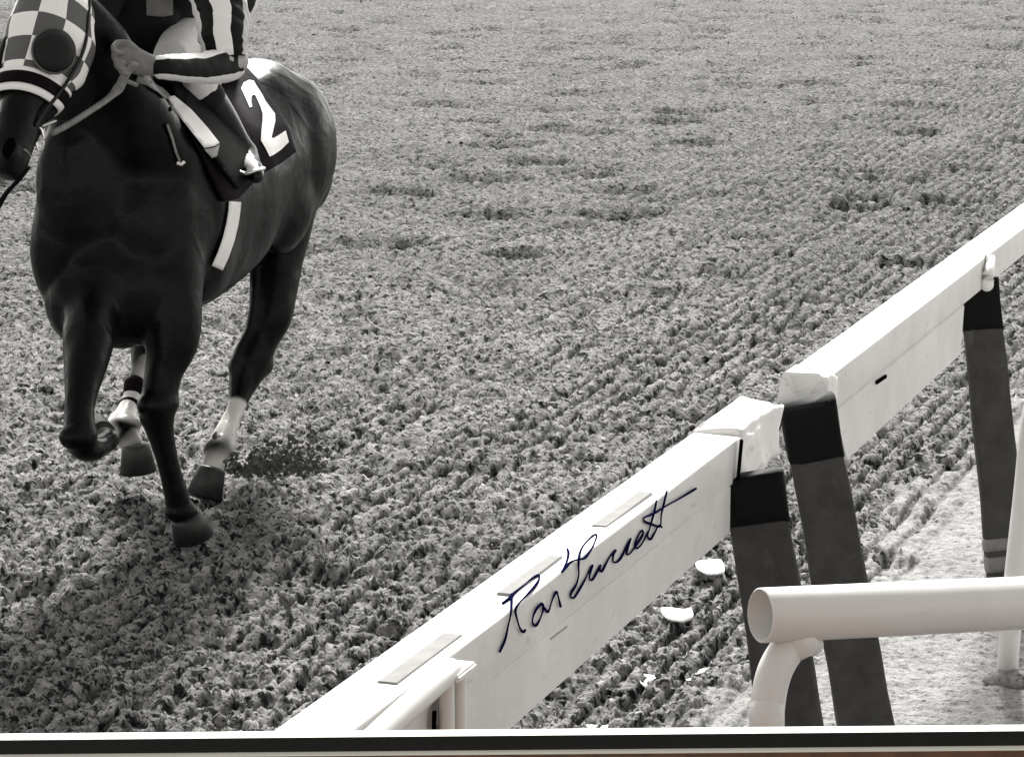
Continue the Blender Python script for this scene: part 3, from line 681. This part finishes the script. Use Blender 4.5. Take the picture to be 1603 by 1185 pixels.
jacket = fuse('jacket', [limb([(pel + Vector((0, -.08, .0)), .135, .12), (pel.lerp(chest, .5) + Vector((0, 0, -.02)), .15, .145), (chest, .195, .16), (neckb, .085, .08)], n=5, seg=24), ellipsoid(U(208, 18, 9.99), Vector((.17, 0, 0)), Vector((0, .14, 0)), Vector((0, 0, .165))),
                limb([(shL, .085), (shL.lerp(chest, .6), .10)], n=3, seg=16), limb([(shR, .085), (shR.lerp(chest, .6), .10)], n=3, seg=16),
                limb([(shR, .08), (shR.lerp(elR, .5), .065), (elR, .055)], n=4, seg=14), limb([(elR, .055), (wrR + Vector((.01, .01, 0)), .04)], n=4, seg=14)], .009, 5, M_jack, jk)
JB = world_bvh(jacket)
drape('jacket_panel', [(228, -40), (270, -42), (271, 24), (256, 27), (229, 25)], [JB], M_jacklight, jacket, .005, .003, 5)

def sleeve(name, pts, bands, twist, parent, seg=40, n=14):
    Q = catmull([(p[0][0], p[0][1], p[0][2], p[1]) for p in pts], n); rings = []
    for i, q in enumerate(Q):
        c = Vector(q[:3]); t = (Vector(Q[min(i + 1, len(Q) - 1)][:3]) - Vector(Q[max(i - 1, 0)][:3])).normalized()
        vw = (Vector((0, 0, CH)) - c).normalized(); v = (vw - t * vw.dot(t)).normalized(); u = t.cross(v)
        R = []
        for k in range(seg):
            a = 2 * math.pi * k / seg
            w_ = 1 + .07 * mn.noise(Vector((math.cos(a) * 2, math.sin(a) * 2, i * .42 + twist))) + .018 * math.sin(i * 1.1 + 3 * a)
            R.append(c + (v * math.cos(a) + u * math.sin(a)) * q[3] * w_)
        rings.append(R)
    V, F = rings_mesh(rings); o = mk(name, V, F, bands, parent); ul = o.data.uv_layers.new(name='UVMap')
    for p in o.data.polygons:
        if p.loop_total != 4:
            for li in p.loop_indices: ul.data[li].uv = (0, 0)
            continue
        f = p.index; i, j = divmod(f, seg)
        for li, (a, b) in zip(p.loop_indices, ((j, i), (j + 1, i), (j + 1, i + 1), (j, i + 1))): ul.data[li].uv = ((a / seg + .5) % 1.0 if not (a / seg + .5) % 1.0 == 0 or b < 0 else (1.0 if j == seg // 2 - 1 else 0.0), b / len(Q))
    return o
# angle .5 faces the viewer side of the arm; bands run the length of the sleeve
M_up = ramp_mat('sleeve_upper', [(0, .006), (.18, .006), (.20, .50), (.34, .006), (.44, .82), (.555, .006), (.66, .82), (.78, .006)], noise=.012)
M_fo = ramp_mat('sleeve_fore', [(0, .006), (.19, .006), (.21, .72), (.40, .006), (.62, .85), (.76, .006)], noise=.014)
slu = sleeve('sleeve', [(shL, .085), (shL.lerp(elL, .5) + Vector((.0, 0, 0)), .092), (elL + Vector((-.045, 0, .07)), .080), (elL + Vector((-.03, -.02, .01)), .06)], M_up, 1.0, jk)
slf = sleeve('sleeve', [(elL + Vector((-.0, .03, .01)), .040), (elL + Vector((-.03, .0, -.005)), .058), (elL.lerp(wrL, .45) + Vector((0, 0, -.012)), .052), (wrL + Vector((.03, .01, 0)), .040), (wrL + Vector((.005, .0, 0)), .036)], M_fo, 4.0, jk)
fuse('breeches', [limb([(pel + Vector((0, .04, -.02)), .13, .12), (pel + Vector((0, -.08, -.02)), .115, .11)], n=3, seg=18),
                  limb([(hipL, .09), (hipL.lerp(knL, .5), .078), (knL, .066), (knL + (knL - hipL).normalized() * .02, .055)], n=4, seg=16),
                  limb([(hipR, .09), (hipR.lerp(knR, .5), .075), (knR, .062), (knR + (knR - hipR).normalized() * .02, .055)], n=4, seg=16),
                  limb([(knL, .062), (knL.lerp(anL, .14), .054)], n=3, seg=14), limb([(knR, .060), (knR.lerp(anR, .14), .054)], n=3, seg=14)], .009, 4, M_breech, jk)
def boot(kn, an, to):
    b = fuse('boot', [limb([(kn.lerp(an, .14), .062), (kn.lerp(an, .5), .056), (kn.lerp(an, .85), .042), (an, .042)], n=4, seg=16),
                  limb([(an, .044), (an.lerp(to, .5) + Vector((0, 0, -.015)), .040), (to, .036), (to + (to - an).normalized() * .05, .026)], n=4, seg=16)], .007, 3, M_black, jk)
    V, F = limb([(kn.lerp(an, .17), .065, .065), (kn.lerp(an, .13), .065, .065)], n=2, seg=20); mk('boot_top', V, F, M_jack, b)
    return b
bL = boot(knL, anL, toL); boot(knR, anR, toR)
drape('toe_highlight', [(374, 246), (390, 240), (400, 252), (408, 266), (396, 270), (380, 268)], [world_bvh(bL)], M_num, bL, .004, .004, 4)  # glint on the boot toe, laid on as a white patch
V, F = ellipsoid(headc + Vector((0, .0, .045)), Vector((.105, 0, 0)), Vector((0, .125, -.02)), Vector((0, .02, .095))); mk('helmet', V, F, M_jack, jk)
for s in (-1, 1):
    V, F = ellipsoid(headc + Vector((.032 * s, -.088, .012)), Vector((.016, 0, 0)), Vector((0, .006, 0)), Vector((0, 0, .008)), 12, 8); mk('eye', V, F, M_black, jk)
V, F = limb([(headc + Vector((-.02, -.088, -.05)), .005), (headc + Vector((0, -.094, -.052)), .006), (headc + Vector((.02, -.088, -.05)), .005)], n=3, seg=8); mk('mouth', V, F, M_glove, jk)
# stirrup hanging from the saddle
st_c = U(378, 262, 9.96)
band3d('stirrup_leather', [U(352, 232, 9.94), U(362, 250, 9.93), U(373, 266, 9.92)], .010, .005, M_num, horse, (1, 0, 0))
band3d('stirrup', [U(372, 268, 9.91), U(384, 272, 9.90), U(398, 268, 9.90), U(412, 264, 9.93)], .009, .006, M_metal, horse)

# ------------------------------------------------------------------ rails
def side_pt(px, py, P, off=0.0):
    n = NR; r = ray(px, py); Pn = P + n * off; k = (Pn - Vector((0, 0, CH))).dot(n) / r.dot(n)
    return Vector((0, 0, CH)) + r * k
A_near = onz(900, 879, 1.05); A_far = onz(1296, 592, 1.05)      # points on each rail's top near-side edge
# fit: near-side top edge line through these along DR
def beam(name, P, s0, s1, width, h, parent, extra=()):
    n = max(2, int((s1 - s0) / .06)); bm = bmesh.new(); prev = None; prof = []
    r = .005
    for cx, cz, a0 in ((-r, -r, 0), (-width + r, -r, 90), (-width + r, -h + r, 180), (-r, -h + r, 270)):
        for k in range(4):
            a = math.radians(a0 + 30 * k); prof.append((cx + r * math.cos(a), cz + r * math.sin(a)))
    rings = []
    for i in range(n + 1):
        s = s0 + (s1 - s0) * i / n; ring = []
        for a, b in prof:
            jit = mn.noise(Vector((s * 2.2, a * 9 + P.x, b * 9))) * .0035
            ring.append(P + DR * s + NR * (a + jit) + Vector((0, 0, b + jit)))
        rings.append(ring)
    V, F = rings_mesh(rings); return mk(name, V, F, M_white, parent)
def skirt(poly, P, parent, off, thick):
    """board below the beam, outline given in (distance along, height)"""
    bm = bmesh.new(); vs = [bm.verts.new(P + DR * s + NR * off + Vector((0, 0, z))) for s, z in poly]; f = bm.faces.new(vs)
    r = bmesh.ops.extrude_face_region(bm, geom=[f]); 
    for g in r['geom']:
        if isinstance(g, bmesh.types.BMVert): g.co -= NR * thick
    bmesh.ops.bevel(bm, geom=list(bm.edges), offset=.003, segments=2, affect='EDGES')
    return from_bm('skirt_board', bm, M_white, parent)
Z0 = Vector((0, 0, 1.05))
near = empty('guard_rail', (A_near.x, A_near.y, 0), 'nearer white rail section with grey slots and blue ink writing on its side', 'guard rail', 'white track rail sections')
far = empty('guard_rail', (A_far.x, A_far.y, 0), 'farther white rail section running off the right edge, blunt wrapped end over a dark post', 'guard rail', 'white track rail sections')
def sOf(p, P): return (p - P).dot(DR)
s_end_near = sOf(side_pt(1153, 715, A_near), A_near)
beam('beam', A_near, -3.0, s_end_near + .05, .115, .10, near)
sa = sOf(side_pt(1140, 860, A_near), A_near); sb_ = -3.0
skirt([(sb_, -.093), (sa, -.093), (sa, -.205), (sb_, -.235)], A_near, near, .004, .025)
beam('beam', A_far, .02, 7.0, .118, .10, far)
s1 = sOf(side_pt(1323, 721, A_far), A_far); s2 = sOf(side_pt(1501, 555, A_far), A_far)
skirt([(.06, -.096), (s2 + .04, -.096), (s2, -.248), (s1, -.258), (s1 - .06, -.2)], A_far, far, .006, .03)
# frayed wraps
def wrap(P, s0, s1_, w0, w1, h0, h1, parent, amp, sd_, ragged=.0):
    n = 16; prof = []
    for k in range(32):
        a = 2 * math.pi * k / 32; c, s = math.cos(a), math.sin(a); e = .32
        prof.append((math.copysign(abs(c) ** e, c), math.copysign(abs(s) ** e, s)))
    rings = []
    for i in range(-2, n + 3):
        t = min(max(i / n, 0), 1); shrink = {-2: .02, -1: .86, n + 1: .86, n + 2: .02}.get(i, 1); sg = s0 + (s1_ - s0) * t
        w_ = w0 + (w1 - w0) * t; h_ = h0 + (h1 - h0) * t; ring = []
        for k, (a, b) in enumerate(prof):
            nz = mn.noise(Vector((a * 2.5 + sd_, b * 2.5, sg * 14))) * amp + mn.noise(Vector((a * 7 + sd_, b * 7, sg * 40))) * amp * .4
            drop = ragged * max(0, mn.noise(Vector((sg * 30, sd_, 3))) + .2) if b < -.5 else 0
            ring.append(P + DR * (sg + nz * .6) + NR * (-.058 + a * (w_ / 2 * shrink) + nz) + Vector((0, 0, .012 - h_ / 2 + b * (h_ / 2 * shrink) + nz - drop)))
        rings.append(ring)
    V, F = rings_mesh(rings); return mk('end_wrap', V, F, M_wrap, parent)
wrap(A_far, -.02, .09, .130, .126, .150, .124, far, .010, 2.0, .010)
wrap(A_near, s_end_near + .04, s_end_near + .40, .124, .124, .125, .12, near, .014, 7.0, .06)
def side_box(p0, p1, P, w_, material, parent, name, off=.004, th=.003):
    a = side_pt(*p0, P, off); b = side_pt(*p1, P, off); ax = (b - a) / 2; bm = bmesh.new()
    az = ax.normalized().cross(NR).normalized() * w_ / 2
    box_bm(bm, (a + b) / 2, ax, NR * th, az); bmesh.ops.bevel(bm, geom=list(bm.edges), offset=.001, segments=1, affect='EDGES'); return from_bm(name, bm, material, parent)
side_box((1161, 688), (1155, 752), A_near, .012, M_dark, near, 'strap', .012)
side_box((1372, 599), (1387, 589), A_far, .010, M_dark, far, 'slot_hole', .010)
side_box((1543, 400), (1539, 440), A_far, .008, M_slot, far, 'crack', .006)
V, F = limb([(side_pt(1553, 405, A_far, .012), .012), (side_pt(1547, 428, A_far, .018), .02), (side_pt(1545, 446, A_far, .016), .022)], n=4, seg=10); mk('wrap_tuft', V, F, M_wrap, far)
# slots on the near rail's top: shallow recessed trays with lips
def slot(p0, p1, w_, parent):
    a = onz(*p0, 1.0505); b = onz(*p1, 1.0505); ax = (b - a) / 2; c = (a + b) / 2
    bm = bmesh.new(); box_bm(bm, c, DR * ax.length, NR * w_ * .8, Vector((0, 0, .0035)))
    bmesh.ops.bevel(bm, geom=list(bm.edges), offset=.0015, segments=2, affect='EDGES'); o = from_bm('slot', bm, M_slot, parent)
    return o
slot((603, 1070), (712, 994), .022, near); slot((786, 931), (872, 872), .018, near); slot((936, 825), (1012, 772), .020, near)
# small pipe and clamp on the near rail
P0 = side_pt(500, 1235, A_near, .03); P1 = side_pt(660, 1088, A_near, .035); P2 = side_pt(706, 1048, A_near, .03)
V, F = limb([(P0, .020), (P1, .021), (P2, .019)], n=5, seg=18); mk('side_pipe', V, F, M_pipe, near)
Pb = side_pt(708, 1052, A_near, .028); bt = Vector((Pb.x, Pb.y, 0))
bm = bmesh.new(); box_bm(bm, Pb + Vector((0, 0, .002)), DR * .045, NR * .028, Vector((0, 0, .007))); bmesh.ops.bevel(bm, geom=list(bm.edges), offset=.004, segments=2, affect='EDGES'); from_bm('clamp', bm, M_wrap, near)
for q in (-.026, .03):
    V, F = limb([(Pb + DR * q - Vector((0, 0, .012)), .013), (bt + DR * q - Vector((0, 0, .05)), .013)], n=4, seg=14); mk('support_leg', V, F, M_pipe, near)
bm = bmesh.new(); box_bm(bm, Pb + Vector((0, 0, -.14)) - NR * .012, DR * .022, NR * .004, Vector((0, 0, .125))); from_bm('clamp_plate', bm, M_slot, near)
side_box((680, 1112), (679, 1150), A_near, .007, M_dark, near, 'slot_hole', .012)
side_box((862, 1000), (888, 980), A_near, .003, M_slot, near, 'scratch', .005, .0015)

# posts: boards wrapped in dark sleeves
def post(top, bot, w0, w1, capf, parent, bands=()):
    top, bot = Vector(top), Vector(bot); ax = bot - top; L = ax.length; ax.normalize()
    u = Vector((0, 1, 0)).cross(ax); u = -u if u.x < 0 else u; u.normalize(); v = u.cross(ax)
    def seg(t0, t1, wa, wb, material, nm, gr, par):
        n = max(3, int((t1 - t0) * L / .03)); rings = []
        for i in range(n + 1):
            t = t0 + (t1 - t0) * i / n; w_ = (w0 + (w1 - w0) * t) / 2 + gr; d = .038 + gr; ring = []
            for k in range(28):
                a = 2 * math.pi * k / 28; c, s = math.cos(a), math.sin(a); e = .35
                nz = mn.noise(Vector((c * 1.5 + w0 * 50, s * 1.5, t * L * 5))) * .006
                edge = (.010 * math.sin(a * 1.0 + .6) + nz) if i == n and nm == 'cap_sleeve' else 0
                ring.append(top + ax * (t * L + edge) + u * ((w_ + nz) * math.copysign(abs(c) ** e, c)) + v * ((d + nz) * math.copysign(abs(s) ** e, s)))
            rings.append(ring)
        V, F = rings_mesh(rings); return mk(nm, V, F, material, par)
    p = seg(0, 1, 0, 0, M_sleeve, 'post', 0, parent)
    seg(-.02, capf, 0, 0, M_cap, 'cap_sleeve', .003, p)
    for a, b, m in bands: seg(a, b, 0, 0, m, 'base_band', .003, p)
    return p
mid_near = A_near - NR * .058; mid_far = A_far - NR * .058
def vert_pt(px, py, P):
    r = ray(px, py); k = (P - Vector((0, 0, CH))).dot(NR) / r.dot(NR); return Vector((0, 0, CH)) + r * k
t1_ = U(1266, 640, 7.16); b1 = onz(1368, 1212, -.03)
post(t1_, b1, S(84, 7.15), S(92, 7.2), .125, far)
d2 = 6.55
post(U(1180, 752, d2), U(1262, 1290, 6.65), S(92, d2), S(104, 6.6), .125, near)
d3 = 9.38
post(U(1532, 446, d3), onz(1580, 916, -.03), S(60, d3), S(66, 9.2), .15, far, ((.835, .875, M_band), (.895, .945, M_band)))

# blue ink writing on the rail's side face
SIG = [[(185, 805), (238, 765), (262, 738), (320, 690), (375, 648), (405, 632), (412, 645), (398, 680), (365, 722), (320, 770), (280, 815), (264, 850), (272, 895), (290, 955), (310, 982), (324, 972)],
       [(240, 748), (240, 800), (235, 870), (218, 950), (200, 1030), (168, 1104)],
       [(424, 808), (395, 840), (374, 885), (370, 925), (388, 944), (408, 920), (425, 880), (436, 840), (432, 812), (420, 808), (440, 830), (462, 858), (474, 842), (490, 790), (508, 748), (520, 736), (528, 762), (536, 795), (543, 825)],
       [(586, 470), (592, 498), (580, 550), (550, 614), (580, 580), (605, 552), (650, 535), (690, 528), (715, 500), (745, 450), (766, 392), (752, 384), (718, 412), (680, 455), (660, 505), (654, 570), (655, 630), (640, 690), (610, 740), (606, 764), (626, 772), (655, 728), (690, 668), (718, 610), (740, 572), (728, 612), (722, 650), (738, 662), (762, 625), (790, 570), (786, 600), (800, 606), (825, 560), (850, 515), (884, 478), (870, 505), (868, 545), (890, 552), (920, 520), (950, 455), (978, 405), (960, 460), (952, 500), (972, 498), (1010, 450), (1050, 385), (1048, 355), (1025, 385), (1005, 440), (1015, 466), (1045, 440), (1085, 365)],
       [(1136, 175), (1120, 250), (1098, 330), (1082, 390), (1100, 410), (1125, 370), (1150, 325), (1168, 335)],
       [(1200, 115), (1182, 190), (1166, 260), (1158, 330), (1110, 318), (1064, 300), (1060, 278), (1095, 262), (1140, 240), (1190, 208), (1280, 158), (1380, 98)]]
def signature():
    allV, allF = [], []
    for stroke in SIG:
        P = catmull(stroke, 6); pts = []
        for i, q in enumerate(P):
            px, py = 740 + q[0] / 3.95, 740 + q[1] / 3.95
            p = side_pt(px, py, A_near, .004)
            if p.z > 1.052: p = onz(px, py, 1.052)
            pts.append((p, 0.0022 * (1 + .22 * math.sin(i * .31))))
        V, F = limb(pts, n=1, seg=8, ref=tuple(NR)); o = len(allV); allV += V; allF += [tuple(i + o for i in f) for f in F]
    mk('ink_signature', allV, allF, M_ink, near, False)
signature()

# ------------------------------------------------------------------ white pipe barrier in front of the path
pb = empty('pipe_barrier', onz(1235, 1400, 0), 'thick white pipe rail with open end on a curved white leg', 'pipe rail')
def open_pipe(a, b, r, ri, nm, parent):
    a, b = Vector(a), Vector(b); ax = (b - a).normalized(); u = ax.cross(Vector((0, 0, 1))).normalized(); v = u.cross(ax); n = 40
    rings = []; L = (b - a).length
    for t, rr in ((L, ri), (0.0, ri), (0, r - .002), (.002, r), (.25 * L, r), (.6 * L, r), (L, r)):
        rings.append([a + ax * t + (u * math.cos(2 * math.pi * k / n) + v * math.sin(2 * math.pi * k / n)) * rr for k in range(n)])
    V, F = rings_mesh(rings, False); me = bpy.data.meshes.new(nm); me.from_pydata([tuple(x) for x in V], [], F); me.materials.append(M_pipe); me.materials.append(M_pipein)
    for i, p in enumerate(me.polygons): p.material_index = 1 if i < n else 0
    return link(nm, me, None, parent)
pa = U(1190, 963, 4.62); pe = U(2100, 920, 5.1)
open_pipe(pa, pe, .0445, .0415, 'rail_pipe', pb)
V, F = limb([(U(1262, 990, 4.68), .028), (U(1236, 1012, 4.66), .028), (U(1213, 1050, 4.64), .0285), (U(1202, 1100, 4.63), .0285), (U(1200, 1160, 4.62), .0285), (U(1200, 1160, 4.62) - Vector((0, 0, .3)), .0285), (Vector((U(1200, 1160, 4.62).x, U(1200, 1160, 4.62).y, -.05)), .0285)], n=8, seg=24, ref=(0, 1, 0))
mk('curved_leg', V, F, M_pipe, pb)
V, F = limb([(U(1255, 1003, 4.66), .034), (U(1270, 1008, 4.67), .02)], n=3, seg=16); mk('weld_collar', V, F, M_pipe, pb)
pp = empty('pipe_post', onz(1576, 1058, 0), 'leaning white pipe post standing on the pale path at the right edge', 'pipe post')
V, F = limb([(onz(1576, 1060, -.03), S(17, 8.0)), (U(1582, 985, 8.05), S(17, 8)), (U(1591, 900, 8.1), S(19, 8)), (U(1604, 780, 8.2), S(19, 8)), (U(1618, 650, 8.3), S(19, 8)), (U(1640, 560, 8.4), S(18, 8))], n=6, seg=24); mk('pipe', V, F, M_pipe, pp)
V, F = limb([(onz(1572, 1062, .004), .062, .03), (onz(1590, 1064, .010), .045, .03)], n=3, seg=14); mk('base_collar', V, F, M_path, pp)

# ------------------------------------------------------------------ litter
LIT = [(1113, 903, 46, 20, 'white scrap of litter half hidden under the rail board beside the dark post'), (1060, 966, 50, 20, 'white scrap of litter just below the rail board, left of the dark post'),
       (1090, 1041, 62, 22, 'largest white scrap of litter on the dark dirt left of the curved pipe leg'), (1022, 1062, 44, 20, 'small curled white scrap of litter left of the largest scrap'),
       (942, 1131, 44, 9, 'thin white scrap of litter at the bottom edge below the rail')]
for i, (px, py, wx, hy, lab) in enumerate(LIT):
    a = onz(px - wx / 2, py, 0); b = onz(px + wx / 2, py, 0); c = onz(px, py - hy / 2, 0); d = onz(px, py + hy / 2, 0)
    cen = (a + b) / 2; hx = (b - a).length / 2; hyy = (c - d).length / 2; n = 22; top = []
    zg = float(height(np.array([cen.x]), np.array([cen.y]))[0][0]) + .017
    rings = []
    for rr in (0.02, .35, .7, 1.0):
        ring = []
        for k in range(n):
            t = 2 * math.pi * k / n; e = rr * (1 + .22 * mn.noise(Vector((math.cos(t) * 1.5 + i * 9, math.sin(t) * 1.5, 0))))
            x = math.copysign(abs(math.cos(t)) ** .6, math.cos(t)) * hx * e; y = math.copysign(abs(math.sin(t)) ** .6, math.sin(t)) * hyy * e
            z = zg + .008 * mn.noise(Vector((x * 14 + i * 5, y * 14, i))) + .012 * (x / hx) ** 2
            ring.append(Vector((cen.x + x, cen.y + y, z)))
        rings.append(ring)
    V, F = rings_mesh(rings + [[v - Vector((0, 0, .004)) for v in r] for r in rings[::-1]])
    o = mk('litter_scrap', V, F, M_paper); tag(o, lab, 'litter', 'white litter scraps on the dirt')

# ------------------------------------------------------------------ dirt thrown up behind the hind hoof
def spray():
    bm = bmesh.new()
    for k in range(1300):
        t = rng.random() ** .9
        px = 368 + 130 * t + rng.normal() * 16; py = 738 + 5 * rng.normal() - abs(rng.normal()) * (5 + 26 * t)
        if rng.random() < .15: px += rng.normal() * 45; py -= abs(rng.normal()) * 28
        c = U(px, py, 10.62 + rng.normal() * .22); c.z = max(c.z, .005); s = .0018 + .011 * rng.random() ** 4
        r = bmesh.ops.create_icosphere(bm, subdivisions=1, radius=s, matrix=Matrix.Translation(c) @ Matrix.Rotation(rng.random() * 6, 4, Vector((.3, .8, .4))) @ Matrix.Diagonal((1.2, 1, .8, 1)))
        for v in r['verts']: v.co += Vector(rng.normal(size=3)) * s * .22
    o = from_bm('flying_dirt', bm, M_clod); tag(o, 'dark spray of dirt kicked up behind the white hind leg', 'dirt', kind='stuff')
spray()

# ------------------------------------------------------------------ picture mat border, added as boards along the bottom: black with cream edges over brown wood
lb = empty('mat_border', (0, 3.0, 0), 'black picture mat built as a long board, with cream edges over brown wood along the bottom edge', 'board')
def onyp(px, py, y):
    r = ray(px, py); return Vector((0, 0, CH)) + r * (y / r.y)
def strip(nm, l0, r0, l1, r1, y, th, material, bottom=None, bev=0):
    """front face between the line l0-r0 (top) and l1-r1 (bottom), extended sideways"""
    def ln(pl, pr, x): return pl + (pr - pl) * x / PW
    pts = []
    for x in (-700, 2300):
        a = onyp(x, ln(l0, r0, x), y + bev); b = onyp(x, ln(l1, r1, x), y)
        if bottom is not None: b.z = bottom
        pts.append((a, b))
    bm = bmesh.new(); (a0, b0), (a1, b1) = pts; D = Vector((0, th + bev, 0))
    vs = [bm.verts.new(p) for p in (b0, b1, a1, a0, b0 + D, b1 + D, a1 + D - Vector((0, bev, 0)), a0 + D - Vector((0, bev, 0)))]
    for f in ((0, 1, 2, 3), (5, 4, 7, 6), (3, 2, 6, 7), (1, 0, 4, 5), (0, 3, 7, 4), (2, 1, 5, 6)): bm.faces.new([vs[i] for i in f])
    return from_bm(nm, bm, material, lb)
strip('cream_edge', 1150.5, 1136.5, 1158.0, 1143.5, 3.0, .006, M_cream, None, .010)
strip('black_strip', 1158.0, 1143.5, 1180.5, 1166.5, 3.0, .006, M_blackboard)
strip('cream_edge', 1180.5, 1166.5, 1187.0, 1174.0, 2.99, .006, M_cream, None, .010)
strip('wood_strip', 1187.0, 1174.0, 1300, 1300, 2.99, .018, M_brown, -.05)
